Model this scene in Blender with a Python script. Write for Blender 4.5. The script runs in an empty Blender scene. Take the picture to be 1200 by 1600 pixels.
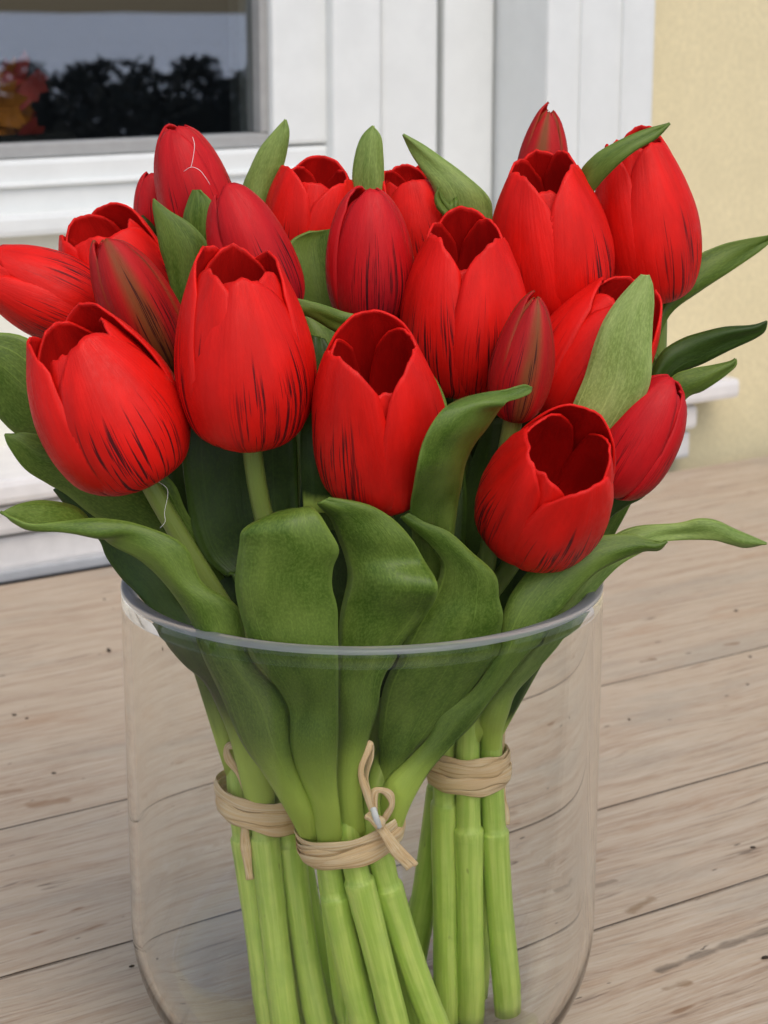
import bpy, bmesh, math, random
from mathutils import Vector, Matrix, noise

random.seed(7)
SC = bpy.context.scene
COL = SC.collection
R = math.radians

# ------------------------------------------------------------------ camera
F_PX = 3200.0                      # focal length in pixels of the 1200x1600 photograph
PITCH = R(14.3)
CAM = Vector((0.009, -0.82, 0.458))
cam_data = bpy.data.cameras.new('camera')
cam_data.sensor_fit = 'VERTICAL'
cam_data.sensor_height = 34.6
cam_data.lens = 34.6 * F_PX / 1600.0
cam_data.clip_start = 0.02
cam_data.clip_end = 500
cam_data.dof.use_dof = True
cam_data.dof.focus_distance = 0.80
cam_data.dof.aperture_fstop = 24
cam = bpy.data.objects.new('camera', cam_data)
COL.objects.link(cam)
cam.location = CAM
cam.rotation_euler = (R(90) - PITCH, 0, 0)
SC.camera = cam

# ------------------------------------------------------------------ sky, sun, exposure
SUN_EL, SUN_AZ = R(52), R(158)     # azimuth: 0 = +Y, clockwise seen from above
world = bpy.data.worlds.new('World')
SC.world = world
world.use_nodes = True
wn = world.node_tree
for n in list(wn.nodes):
    wn.nodes.remove(n)
sky = wn.nodes.new('ShaderNodeTexSky')
sky.sky_type = 'NISHITA'
sky.sun_disc = False
sky.sun_elevation = SUN_EL
sky.sun_rotation = SUN_AZ
sky.air_density = 1.0
sky.dust_density = 3.0
sky.ozone_density = 0.6
bg = wn.nodes.new('ShaderNodeBackground')
bg.inputs['Strength'].default_value = 0.135
wo = wn.nodes.new('ShaderNodeOutputWorld')
wn.links.new(sky.outputs[0], bg.inputs[0])
wn.links.new(bg.outputs[0], wo.inputs[0])

sun_data = bpy.data.lights.new('sun', 'SUN')
sun_data.energy = 0.7
sun_data.angle = R(50)
sun_data.color = (1.0, 0.975, 0.94)
sun = bpy.data.objects.new('sun', sun_data)
COL.objects.link(sun)
sd = Vector((math.sin(SUN_AZ) * math.cos(SUN_EL), math.cos(SUN_AZ) * math.cos(SUN_EL), math.sin(SUN_EL)))
sun.rotation_euler = (-sd).to_track_quat('-Z', 'Y').to_euler()
sun.location = (0, -2, 4)

SC.view_settings.view_transform = 'Standard'
SC.view_settings.look = 'None'
SC.view_settings.gamma = 1.0
SC.view_settings.use_curve_mapping = False
SC.view_settings.exposure = 0.40
SC.cycles.use_denoising = True
SC.cycles.max_bounces = 14
SC.cycles.transmission_bounces = 12
SC.cycles.glossy_bounces = 6
SC.cycles.transparent_max_bounces = 8
SC.cycles.sample_clamp_indirect = 6

# ------------------------------------------------------------------ geometry helpers
CP, SP = math.cos(PITCH), math.sin(PITCH)
def ray(px, py):
    a, b = (px - 600) / F_PX, (800 - py) / F_PX
    return Vector((a, CP + b * SP, -SP + b * CP))
def at(px, py, Y):
    """photo pixel -> the point that stands at world depth Y (vase axis is Y = 0)"""
    d = ray(px, py)
    return CAM + d * ((Y - CAM.y) / d.y)
PHI = R(56)
H = Vector((math.sin(PHI), math.cos(PHI), 0))          # along the wall, to the right
N = Vector((math.cos(PHI), -math.sin(PHI), 0))         # out of the wall
EDGE0 = Vector((CAM.x, CAM.y + 1.766, 0))              # on the table's back edge
WALL0 = EDGE0 - N * 0.06
def wall_hz(px, py, off):
    d = ray(px, py)
    t = ((WALL0 + N * off) - CAM).dot(N) / d.dot(N)
    p = CAM + d * t - WALL0
    return p.dot(H), p.z
def wall_frame():
    m = Matrix.Identity(4)
    for i in range(3):
        m[i][0], m[i][1], m[i][2], m[i][3] = H[i], -N[i], (0, 0, 1)[i], WALL0[i]
    return m
WM = wall_frame()      # local x along wall, y into the wall, z up

def link(o, parent=None, label=None, cat=None, group=None, kind=None):
    COL.objects.link(o)
    if parent: o.parent = parent
    if label: o['label'] = label
    if cat: o['category'] = cat
    if group: o['group'] = group
    if kind: o['kind'] = kind
    return o
def empty(name, loc=(0, 0, 0), **k):
    o = bpy.data.objects.new(name, None)
    o.empty_display_size = 0.02
    o.location = loc
    return link(o, **k)
def mesh_obj(name, verts, faces, mat, parent=None, uvs=None, smooth=True, **k):
    me = bpy.data.meshes.new(name)
    me.from_pydata([tuple(v) for v in verts], [], faces)
    if uvs is not None:
        uv = me.uv_layers.new(name='UVMap')
        li = [0] * len(me.loops)
        me.loops.foreach_get('vertex_index', li)
        flat = []
        for i in li: flat.extend(uvs[i])
        uv.data.foreach_set('uv', flat)
    if smooth:
        me.polygons.foreach_set('use_smooth', [True] * len(me.polygons))
    me.materials.append(mat)
    o = bpy.data.objects.new(name, me)
    if parent is not None and parent.type == 'EMPTY':
        # geometry is given in world coordinates: store it relative to the thing's base
        inv = parent.matrix_basis.inverted()
        me.transform(inv)
    return link(o, parent=parent, **k)
def solidify(o, t, offset=0.0):
    m = o.modifiers.new('thickness', 'SOLIDIFY')
    m.thickness = t; m.offset = offset; m.use_quality_normals = True
def box_obj(name, x0, x1, y0, y1, z0, z1, mat, parent=None, bevel=0.003, M=None, **k):
    bm = bmesh.new()
    bmesh.ops.create_cube(bm, size=1)
    for v in bm.verts:
        v.co = Vector(((x0 + x1) / 2 + v.co.x * (x1 - x0), (y0 + y1) / 2 + v.co.y * (y1 - y0), (z0 + z1) / 2 + v.co.z * (z1 - z0)))
    if bevel:
        bmesh.ops.bevel(bm, geom=bm.edges[:], offset=bevel, segments=2, affect='EDGES', profile=0.6)
    me = bpy.data.meshes.new(name)
    bm.to_mesh(me); bm.free()
    me.materials.append(mat)
    o = bpy.data.objects.new(name, me)
    if M is not None: o.matrix_basis = M
    return link(o, parent=parent, **k)
def crom(P, n):
    """Catmull-Rom through the points, n samples per span"""
    out = []
    m = len(P)
    for i in range(m - 1):
        p0 = P[max(i - 1, 0)]; p1 = P[i]; p2 = P[i + 1]; p3 = P[min(i + 2, m - 1)]
        for k in range(n):
            t = k / n
            out.append(0.5 * ((2 * p1) + (p2 - p0) * t + (2 * p0 - 5 * p1 + 4 * p2 - p3) * t * t + (3 * p1 - p0 - 3 * p2 + p3) * t ** 3))
    out.append(P[-1])
    return out
def lerp_tab(tab, x):
    for (a, fa), (b, fb) in zip(tab, tab[1:]):
        if x <= b:
            t = (x - a) / (b - a)
            return fa + (fb - fa) * t
    return tab[-1][1]
def tube(name, pts, radii, mat, parent, seg=14, flat=1.0, updir=None, cap=True, **k):
    """round (or flattened) tube along pts"""
    verts, faces, uvs = [], [], []
    n = len(pts)
    prev = None
    for i, p in enumerate(pts):
        t = (pts[min(i + 1, n - 1)] - pts[max(i - 1, 0)]).normalized()
        if prev is None:
            ref = updir if updir is not None else Vector((1, 0, 0))
            if abs(t.dot(ref)) > 0.95: ref = Vector((0, 1, 0.2))
            a = (ref - t * ref.dot(t)).normalized()
        else:
            a = (prev - t * prev.dot(t)).normalized()
        prev = a
        b = t.cross(a)
        for s in range(seg):
            th = 2 * math.pi * s / seg
            verts.append(p + a * math.cos(th) * radii[i] + b * math.sin(th) * radii[i] * flat)
            uvs.append((s / seg, i / (n - 1)))
    for i in range(n - 1):
        for s in range(seg):
            s2 = (s + 1) % seg
            faces.append((i * seg + s, i * seg + s2, (i + 1) * seg + s2, (i + 1) * seg + s))
    if cap:
        faces.append(tuple(reversed(range(seg))))
        faces.append(tuple((n - 1) * seg + s for s in range(seg)))
    return mesh_obj(name, verts, faces, mat, parent, uvs=uvs, **k)

# ------------------------------------------------------------------ material helpers
class NT:
    def __init__(self, name):
        self.m = bpy.data.materials.new(name)
        self.m.use_nodes = True
        self.t = self.m.node_tree
        for n in list(self.t.nodes): self.t.nodes.remove(n)
        self.out = self.t.nodes.new('ShaderNodeOutputMaterial')
    def n(self, typ, **ins):
        nd = self.t.nodes.new('ShaderNode' + typ)
        for k, v in ins.items():
            if k.startswith('p_'): setattr(nd, k[2:], v)
            else:
                s = nd.inputs[int(k[1:])] if k[0] == 'i' and k[1:].isdigit() else nd.inputs[k.replace('_', ' ')]
                self.set(s, v)
        return nd
    def set(self, s, v):
        if isinstance(v, bpy.types.NodeSocket): self.t.links.new(v, s)
        elif isinstance(v, bpy.types.Node): self.t.links.new(v.outputs[0], s)
        else:
            if isinstance(v, (tuple, list)) and len(v) == 3 and s.type == 'RGBA': v = (*v, 1)
            s.default_value = v
    def math(self, op, a, b=0.0, c=0.0, clamp=False):
        nd = self.t.nodes.new('ShaderNodeMath'); nd.operation = op; nd.use_clamp = clamp
        self.set(nd.inputs[0], a); self.set(nd.inputs[1], b); self.set(nd.inputs[2], c)
        return nd.outputs[0]
    def rng(self, x, a, b, c=0.0, d=1.0, smooth=True):
        nd = self.t.nodes.new('ShaderNodeMapRange')
        if smooth: nd.interpolation_type = 'SMOOTHSTEP'
        for s, v in zip(nd.inputs[:5], (x, a, b, c, d)): self.set(s, v)
        return nd.outputs[0]
    def mix(self, f, a, b, blend='MIX'):
        nd = self.t.nodes.new('ShaderNodeMix'); nd.data_type = 'RGBA'; nd.blend_type = blend
        self.set(nd.inputs[0], f); self.set(nd.inputs[6], a); self.set(nd.inputs[7], b)
        return nd.outputs[2]
    def noise(self, vec, scale, detail=4, rough=0.55, dist=0.0):
        nd = self.n('TexNoise', Vector=vec, Scale=scale, Detail=detail, Roughness=rough, Distortion=dist)
        return nd.outputs['Fac']
    def comb(self, x, y, z=0.0):
        nd = self.n('CombineXYZ'); self.set(nd.inputs[0], x); self.set(nd.inputs[1], y); self.set(nd.inputs[2], z)
        return nd.outputs[0]
    def ramp(self, f, stops):
        nd = self.t.nodes.new('ShaderNodeValToRGB')
        el = nd.color_ramp.elements
        while len(el) < len(stops): el.new(0.5)
        for e, (p, c) in zip(el, stops):
            e.position = p; e.color = (*c, 1)
        self.set(nd.inputs[0], f)
        return nd.outputs[0]
    def bump(self, h, strength=0.3, dist=0.001, normal=None):
        nd = self.n('Bump', Strength=strength, Distance=dist, Height=h)
        if normal is not None: self.set(nd.inputs['Normal'], normal)
        return nd.outputs[0]
    def done(self, shader):
        self.t.links.new(shader.outputs[0] if isinstance(shader, bpy.types.Node) else shader, self.out.inputs['Surface'])
        return self.m
def principled(t, color, rough=0.5, spec=0.5, normal=None, **k):
    p = t.n('BsdfPrincipled')
    t.set(p.inputs['Base Color'], color); t.set(p.inputs['Roughness'], rough)
    t.set(p.inputs['Specular IOR Level'], spec)
    if normal is not None: t.set(p.inputs['Normal'], normal)
    for a, b in k.items(): t.set(p.inputs[a.replace('_', ' ')], b)
    return p
def srgb(r, g, b):
    f = lambda c: c / 12.92 if c <= 0.04045 else ((c + 0.055) / 1.055) ** 2.4
    return (f(r / 255), f(g / 255), f(b / 255))

def mat_petal(name, base, kind, inside=False):
    t = NT(name)
    uv = t.n('TexCoord').outputs['UV']
    sp = t.n('SeparateXYZ', Vector=uv)
    u, v = sp.outputs[0], sp.outputs[1]
    rnd = t.n('ObjectInfo').outputs['Random']
    seed = t.math('MULTIPLY', rnd, 37.0)
    # long fine streaks: stretched along the petal
    st = t.noise(t.comb(t.math('MULTIPLY', u, 62.0), t.math('MULTIPLY', v, 2.4), seed), 1.0, 3, 0.6, 0.35)
    line = t.rng(st, 0.52, 0.60)
    # where the brush went: one or two patches low on each petal
    pc = t.math('ADD', 0.30, t.math('MULTIPLY', t.math('FRACT', t.math('MULTIPLY', rnd, 13.7)), 0.4))
    du = t.math('ABSOLUTE', t.math('SUBTRACT', u, pc))
    patch = t.rng(du, 0.20, 0.40, 1.0, 0.0)
    topn = t.noise(t.comb(t.math('MULTIPLY', u, 16.0), 0.0, seed), 1.0, 2, 0.6)
    top = t.math('ADD', 0.30, t.math('MULTIPLY', topn, 0.72))
    vmask = t.rng(v, t.math('SUBTRACT', top, 0.10), top, 1.0, 0.0)
    dark = t.math('MULTIPLY', t.math('MULTIPLY', line, patch), vmask)
    dark = t.math('MULTIPLY', dark, 0.0 if inside else 0.92)
    cn = t.noise(t.comb(t.math('MULTIPLY', u, 5.0), t.math('MULTIPLY', v, 3.0), seed), 1.0, 4, 0.6)
    c = t.mix(t.rng(cn, 0.3, 0.7), tuple(x * 0.86 for x in base), tuple(min(1, x * 1.1) for x in base))
    if kind in ('bud', 'brown'):
        # burgundy flush low on the bud
        flush = t.math('MULTIPLY', t.rng(v, 0.10, 0.80, 0.85, 0.0), t.rng(du, 0.04, 0.26, 1.0, 0.0))
        c = t.mix(flush, c, (0.16, 0.004, 0.012))
    if kind == 'brown':
        mid = t.math('ABSOLUTE', t.math('SUBTRACT', u, 0.5))
        g = t.math('MULTIPLY', t.rng(mid, 0.03, 0.2, 1.0, 0.0), t.rng(cn, 0.25, 0.6, 0.55, 1.0))
        edge = t.rng(mid, 0.40, 0.49, 0.0, 0.6)
        g = t.math('MAXIMUM', g, edge)
        c = t.mix(t.math('MULTIPLY', g, 0.75), c, srgb(112, 84, 40))
    c = t.mix(dark, c, (0.035, 0.006, 0.008))
    ribs = t.noise(t.comb(t.math('MULTIPLY', u, 45.0), t.math('MULTIPLY', v, 2.5), seed), 1.0, 3, 0.6, 0.4)
    fine = t.noise(t.comb(t.math('MULTIPLY', u, 26.0), t.math('MULTIPLY', v, 38.0), seed), 1.0, 3, 0.6)
    h = t.math('ADD', t.math('MULTIPLY', ribs, 0.7), t.math('MULTIPLY', fine, 0.28))
    h = t.math('SUBTRACT', h, t.math('MULTIPLY', dark, 0.5))
    nm = t.bump(h, 0.30, 0.0011)
    p = principled(t, c, t.rng(fine, 0.3, 0.7, 0.42, 0.58), 0.24, nm)
    tr = t.n('BsdfTranslucent', Color=t.mix(1.0, c, (1.0, 0.35, 0.25), 'MULTIPLY'), Normal=nm)
    return t.done(t.n('MixShader', i0=0.16, i1=p, i2=tr))

RED = (0.80, 0.011, 0.006)
M_PETAL = mat_petal('petal_red', RED, 'cup')
M_INSIDE = mat_petal('petal_inside', (0.66, 0.010, 0.007), 'cup', True)
M_BUD = mat_petal('petal_bud', (0.60, 0.010, 0.013), 'bud')
M_BROWN = mat_petal('petal_brown', (0.50, 0.012, 0.012), 'brown')

LIME = (0.52, 0.67, 0.11)
LEAFM = {}
def mat_leaf(dark, light, lime_to):
    key = (dark, light, lime_to)
    if key in LEAFM: return LEAFM[key]
    t = NT('leaf_green')
    uv = t.n('TexCoord').outputs['UV']
    sp = t.n('SeparateXYZ', Vector=uv)
    u, v = sp.outputs[0], sp.outputs[1]
    seed = t.math('MULTIPLY', t.n('ObjectInfo').outputs['Random'], 51.0)
    blot = t.noise(t.comb(t.math('MULTIPLY', u, 2.2), t.math('MULTIPLY', v, 5.0), seed), 1.0, 4, 0.6)
    grain = t.noise(t.comb(t.math('MULTIPLY', u, 40.0), t.math('MULTIPLY', v, 130.0), seed), 1.0, 2, 0.6)
    vein = t.noise(t.comb(t.math('MULTIPLY', u, 30.0), t.math('MULTIPLY', v, 1.2), seed), 1.0, 3, 0.55, 0.1)
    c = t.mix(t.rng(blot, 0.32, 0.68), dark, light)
    c = t.mix(t.rng(grain, 0.35, 0.75, 0.0, 0.35), c, tuple(min(1, x * 1.7) for x in light))
    c = t.mix(t.rng(vein, 0.60, 0.72, 0.0, 0.35), c, tuple(min(1, x * 1.9) for x in light))
    eu = t.math('ABSOLUTE', t.math('SUBTRACT', u, 0.5))
    c = t.mix(t.rng(eu, 0.44, 0.5, 0.0, 0.45), c, tuple(min(1, x * 1.8 + 0.01) for x in light))
    vv = t.math('ADD', v, t.math('MULTIPLY', t.math('SUBTRACT', blot, 0.5), 0.12))
    c = t.mix(t.rng(vv, lime_to * 0.35, lime_to, 1.0, 0.0), c, LIME)
    h = t.math('ADD', t.math('MULTIPLY', vein, 0.8), t.math('MULTIPLY', grain, 0.3))
    nm = t.bump(h, 0.22, 0.0009)
    p = principled(t, c, t.rng(grain, 0.3, 0.7, 0.36, 0.52), 0.3, nm)
    tr = t.n('BsdfTranslucent', Color=t.mix(1.0, c, (0.9, 1.0, 0.4), 'MULTIPLY'), Normal=nm)
    LEAFM[key] = t.done(t.n('MixShader', i0=0.14, i1=p, i2=tr))
    return LEAFM[key]
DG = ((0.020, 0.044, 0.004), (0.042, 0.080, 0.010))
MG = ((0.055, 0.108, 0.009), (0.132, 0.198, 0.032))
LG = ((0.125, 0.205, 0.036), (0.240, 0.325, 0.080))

def mat_stem():
    t = NT('stem_green')
    uv = t.n('TexCoord').outputs['UV']
    sp = t.n('SeparateXYZ', Vector=uv)
    u, v = sp.outputs[0], sp.outputs[1]
    seed = t.math('MULTIPLY', t.n('ObjectInfo').outputs['Random'], 23.0)
    g = t.noise(t.comb(t.math('MULTIPLY', u, 14.0), t.math('MULTIPLY', v, 5.0), seed), 1.0, 3, 0.6)
    b = t.noise(t.comb(t.math('MULTIPLY', u, 2.0), t.math('MULTIPLY', v, 18.0), seed), 1.0, 3, 0.6)
    lime = t.mix(t.rng(g, 0.35, 0.65), (0.45, 0.63, 0.10), (0.62, 0.76, 0.17))
    lime = t.mix(t.rng(b, 0.40, 0.75, 0.0, 0.5), lime, (0.36, 0.54, 0.09))
    c = t.mix(t.rng(v, 0.46, 0.66), lime, (0.17, 0.23, 0.045))
    sc = t.noise(t.comb(t.math('MULTIPLY', u, 9.0), t.math('MULTIPLY', v, 26.0), seed), 1.0, 2, 0.5)
    c = t.mix(t.rng(sc, 0.72, 0.78, 0.0, 0.5), c, (0.20, 0.25, 0.05))
    nm = t.bump(t.math('ADD', g, t.math('MULTIPLY', b, 0.6)), 0.42, 0.0012)
    p = principled(t, c, 0.4, 0.45, nm, Subsurface_Weight=0.12, Subsurface_Radius=(0.6, 1.0, 0.2), Subsurface_Scale=0.002)
    return t.done(p)
M_STEM = mat_stem()

def mat_raffia():
    t = NT('raffia')
    uv = t.n('TexCoord').outputs['UV']
    sp = t.n('SeparateXYZ', Vector=uv)
    seed = t.math('MULTIPLY', t.n('ObjectInfo').outputs['Random'], 19.0)
    f = t.noise(t.comb(t.math('MULTIPLY', sp.outputs[0], 16.0), t.math('MULTIPLY', sp.outputs[1], 3.0), seed), 1.0, 3, 0.6)
    g = t.noise(t.comb(0.0, t.math('MULTIPLY', sp.outputs[1], 4.0), seed), 1.0, 2, 0.6)
    c = t.ramp(f, [(0.25, srgb(180, 138, 92)), (0.40, srgb(236, 202, 150)), (0.75, srgb(250, 232, 196))])
    c = t.mix(t.rng(g, 0.3, 0.7, 0.0, 0.35), c, srgb(206, 160, 108))
    return t.done(principled(t, c, 0.6, 0.3, t.bump(f, 0.6, 0.0008)))
M_RAFFIA = mat_raffia()
def mat_plain(name, col, rough=0.5, spec=0.5, nscale=40, amt=0.06, bump=0.05, bd=0.002):
    t = NT(name)
    o = t.n('TexCoord').outputs['Object']
    a = t.noise(o, nscale, 5, 0.6)
    b = t.noise(o, nscale * 0.12, 3, 0.6)
    c = t.mix(t.rng(a, 0.3, 0.7), tuple(x * (1 - amt) for x in col), tuple(min(1, x * (1 + amt)) for x in col))
    c = t.mix(t.rng(b, 0.35, 0.7, 0.0, 0.5), c, tuple(x * (1 - 1.5 * amt) for x in col))
    return t.done(principled(t, c, rough, spec, t.bump(a, bump, bd)))
M_WHITE = mat_plain('white_paint', (0.71, 0.73, 0.71), 0.35, 0.5, 30, 0.03, 0.04)
M_SILLW = mat_plain('white_sill_paint', (0.72, 0.70, 0.68), 0.4, 0.4, 45, 0.06, 0.10)
M_PANEL = mat_plain('cream_panel', (0.74, 0.73, 0.63), 0.6, 0.3, 60, 0.03, 0.05)
M_WALL = mat_plain('yellow_render', (0.70, 0.61, 0.38), 0.85, 0.2, 160, 0.06, 0.35, 0.002)
M_DARK = mat_plain('dark_gap', (0.02, 0.02, 0.02), 0.8, 0.2, 60)
M_GASKET = mat_plain('grey_gasket', (0.10, 0.105, 0.11), 0.5, 0.4, 60)
M_BEAD = mat_plain('grey_bead', (0.33, 0.33, 0.32), 0.4, 0.5, 60)
M_METAL = mat_plain('grey_metal_strip', (0.45, 0.46, 0.47), 0.4, 0.5, 60)
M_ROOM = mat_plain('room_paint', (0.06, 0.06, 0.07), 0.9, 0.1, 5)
M_SNOW = mat_plain('snow', (0.78, 0.83, 0.92), 0.9, 0.2, 3, 0.05, 0.6, 0.05)
M_ADDED_FLOOR = mat_plain('added_floor_dark', (0.05, 0.048, 0.045), 0.8, 0.2, 4, 0.2, 0.3)
M_HEDGE = mat_plain('winter_hedge', (0.035, 0.040, 0.035), 0.9, 0.1, 20, 0.3)
M_CRUMB = mat_plain('crumb', (0.05, 0.038, 0.028), 0.9, 0.1, 900, 0.3, 0.5, 0.0005)
M_TWIST = mat_plain('white_twist_tie', (0.78, 0.77, 0.74), 0.5, 0.4, 300)

def mat_wood():
    t = NT('weathered_wood')
    o = t.n('TexCoord').outputs['Object']
    sp = t.n('SeparateXYZ', Vector=o)
    x, y = sp.outputs[0], sp.outputs[1]
    rnd = t.n('ObjectInfo').outputs['Random']
    sd_ = t.math('MULTIPLY', rnd, 61.0)
    warp = t.noise(t.comb(t.math('MULTIPLY', x, 4.0), t.math('MULTIPLY', y, 12.0), sd_), 1.0, 3, 0.5)
    yy = t.math('ADD', y, t.math('MULTIPLY', warp, 0.035))
    g1 = t.noise(t.comb(t.math('MULTIPLY', x, 5.0), t.math('MULTIPLY', yy, 90.0), sd_), 1.0, 5, 0.65, 0.2)
    g2 = t.noise(t.comb(t.math('MULTIPLY', x, 16.0), t.math('MULTIPLY', yy, 420.0), sd_), 1.0, 4, 0.65)
    blot = t.noise(t.comb(t.math('MULTIPLY', x, 6.0), t.math('MULTIPLY', y, 17.0), sd_), 1.0, 4, 0.6)
    fibre = t.noise(t.comb(t.math('MULTIPLY', x, 70.0), t.math('MULTIPLY', yy, 900.0), sd_), 1.0, 3, 0.7)
    c = t.ramp(g1, [(0.22, srgb(158, 126, 102)), (0.42, srgb(192, 163, 137)), (0.60, srgb(212, 191, 168)), (0.8, srgb(190, 150, 116))])
    c = t.mix(t.rng(g2, 0.45, 0.70, 0.0, 0.65), c, srgb(230, 216, 200))
    c = t.mix(t.rng(g2, 0.28, 0.46, 0.85, 0.0), c, srgb(118, 90, 72))
    c = t.mix(t.rng(blot, 0.50, 0.72, 0.0, 0.6), c, srgb(178, 168, 155))
    c = t.mix(t.rng(blot, 0.26, 0.42, 0.55, 0.0), c, srgb(190, 146, 108))
    c = t.mix(t.rng(fibre, 0.35, 0.7, 0.0, 0.38), c, srgb(228, 216, 202))
    # plank to plank tone
    c = t.mix(t.rng(rnd, 0.0, 1.0, 0.0, 0.28, False), c, srgb(176, 162, 150))
    # rust brown dashes and black flecks lying along the grain
    d1 = t.noise(t.comb(t.math('MULTIPLY', x, 22.0), t.math('MULTIPLY', y, 75.0), sd_), 1.0, 2, 0.5)
    c = t.mix(t.rng(d1, 0.70, 0.76, 0.0, 0.65), c, srgb(136, 98, 66))
    d2 = t.noise(t.comb(t.math('MULTIPLY', x, 75.0), t.math('MULTIPLY', y, 210.0), t.math('ADD', sd_, 9.0)), 1.0, 1, 0.5)
    c = t.mix(t.rng(d2, 0.765, 0.80, 0.0, 0.8), c, srgb(62, 50, 42))
    # thin drying cracks
    k = t.noise(t.comb(t.math('MULTIPLY', x, 3.2), t.math('MULTIPLY', yy, 70.0), t.math('ADD', sd_, 4.0)), 1.0, 2, 0.45)
    crack = t.rng(t.math('ABSOLUTE', t.math('SUBTRACT', k, 0.5)), 0.003, 0.009, 1.0, 0.0)
    gate = t.rng(t.noise(t.comb(t.math('MULTIPLY', x, 7.0), t.math('MULTIPLY', y, 30.0), t.math('ADD', sd_, 2.0)), 1.0, 2, 0.5), 0.56, 0.66)
    crack = t.math('MULTIPLY', crack, gate)
    c = t.mix(t.math('MULTIPLY', crack, 0.65), c, srgb(96, 76, 62))
    # old splits and stains, each at its own place on the boards
    pos = t.n('NewGeometry').outputs['Position']
    wob = t.math('MULTIPLY', t.math('SUBTRACT', t.noise(pos, 60.0, 4, 0.55), 0.5), 0.009)
    for (x0, y0, x1, y1, w, col, amt) in (
            (1030, 1516, 1215, 1448, 0.0042, (84, 75, 68), 0.75), (985, 1424, 1018, 1404, 0.0040, (138, 108, 74), 0.7), (1003, 1034, 1020, 1030, 0.0030, (120, 88, 62), 0.8),
            (50, 1258, 100, 1250, 0.0060, (150, 112, 80), 0.7), (0, 1240, 30, 1234, 0.0040, (140, 106, 78), 0.6), (905, 1392, 960, 1376, 0.0030, (112, 88, 68), 0.5),
            (1040, 1545, 1075, 1536, 0.0032, (140, 108, 74), 0.7)):
        da, db = ray(x0, y0), ray(x1, y1)
        A_, B_ = CAM + da * (-CAM.z / da.z), CAM + db * (-CAM.z / db.z)
        v1 = t.n('VectorMath', i0=pos, i1=tuple(A_), p_operation='SUBTRACT').outputs[0]
        AB = B_ - A_
        tt = t.math('MULTIPLY', t.n('VectorMath', i0=v1, i1=tuple(AB), p_operation='DOT_PRODUCT').outputs['Value'], 1.0 / AB.length_squared, clamp=True)
        v2 = t.n('VectorMath', i0=v1, i1=t.n('VectorMath', i0=t.comb(tt, tt, tt), i1=tuple(AB), p_operation='MULTIPLY').outputs[0], p_operation='SUBTRACT').outputs[0]
        dd = t.math('ADD', t.n('VectorMath', i0=v2, p_operation='LENGTH').outputs['Value'], wob)
        mk = t.math('MULTIPLY', t.rng(dd, w * 0.2, w, amt, 0.0), t.rng(g2, 0.30, 0.55, 0.35, 1.0))
        c = t.mix(mk, c, srgb(*col))
    c = t.mix(1.0, c, (0.76, 0.755, 0.705), 'MULTIPLY')
    h = t.math('ADD', t.math('MULTIPLY', g2, 0.7), t.math('MULTIPLY', fibre, 0.5))
    h = t.math('SUBTRACT', h, t.math('MULTIPLY', crack, 1.2))
    nm = t.bump(h, 0.45, 0.0012)
    return t.done(principled(t, c, t.rng(g2, 0.3, 0.7, 0.55, 0.75), 0.3, nm))
M_WOOD = mat_wood()
M_JOINT = mat_plain('joint_dirt_shade', (0.030, 0.024, 0.019), 0.95, 0.1, 200, 0.3)  # weathered dirty edges, coloured darker to put shade into the lit plank gaps

def mat_glass():
    t = NT('clear_glass')
    g = t.n('BsdfGlass', Color=(0.985, 0.99, 0.985), Roughness=0.0, IOR=1.34)
    t.m.cycles.use_transparent_shadow = True
    return t.done(g)
M_GLASS = mat_glass()
def mat_rim():
    t = NT('ground_rim_sheen')
    g = t.n('BsdfGlass', Color=(0.97, 0.98, 0.98), Roughness=0.3, IOR=1.45)
    d = t.n('BsdfDiffuse', Color=(0.40, 0.41, 0.45))  # pale grey paints the sky's reflection into the rim
    return t.done(t.n('MixShader', i0=0.30, i1=g, i2=d))
M_RIM = mat_rim()
def mat_pane():
    t = NT('window_glass')
    lw = t.n('LayerWeight', Blend=0.5).outputs['Facing']
    # coated double glazing: several surfaces mirror
    f = t.math('ADD', 0.17, t.math('MULTIPLY', t.math('POWER', lw, 5.0), 0.8), clamp=True)
    gl = t.n('BsdfGlossy', Color=(0.95, 0.97, 1.0), Roughness=0.0)
    tr = t.n('BsdfTransparent', Color=(0.80, 0.83, 0.82))
    return t.done(t.n('MixShader', i0=f, i1=tr, i2=gl))
M_PANE = mat_pane()

# ------------------------------------------------------------------ ground, table
def ground():
    n = 60
    verts, faces = [], []
    for i in range(n + 1):
        for j in range(n + 1):
            x = -60 + 160 * i / n; y = -100 + 160 * j / n
            z = -0.78 + 0.10 * noise.noise(Vector((x * 0.25, y * 0.25, 0)))
            verts.append((x, y, z))
    for i in range(n):
        for j in range(n):
            a = i * (n + 1) + j
            faces.append((a, a + n + 1, a + n + 2, a + 1))
    mesh_obj('snow_ground', verts, faces, M_SNOW, kind='structure')
ground()
box_obj('added_floor', -5.0, 6.0, -4.6, 0.0, -0.80, -0.66, M_ADDED_FLOOR, bevel=0.01, M=WM, kind='structure')  # unseen floor, added so the vase glass has dark reflections

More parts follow.
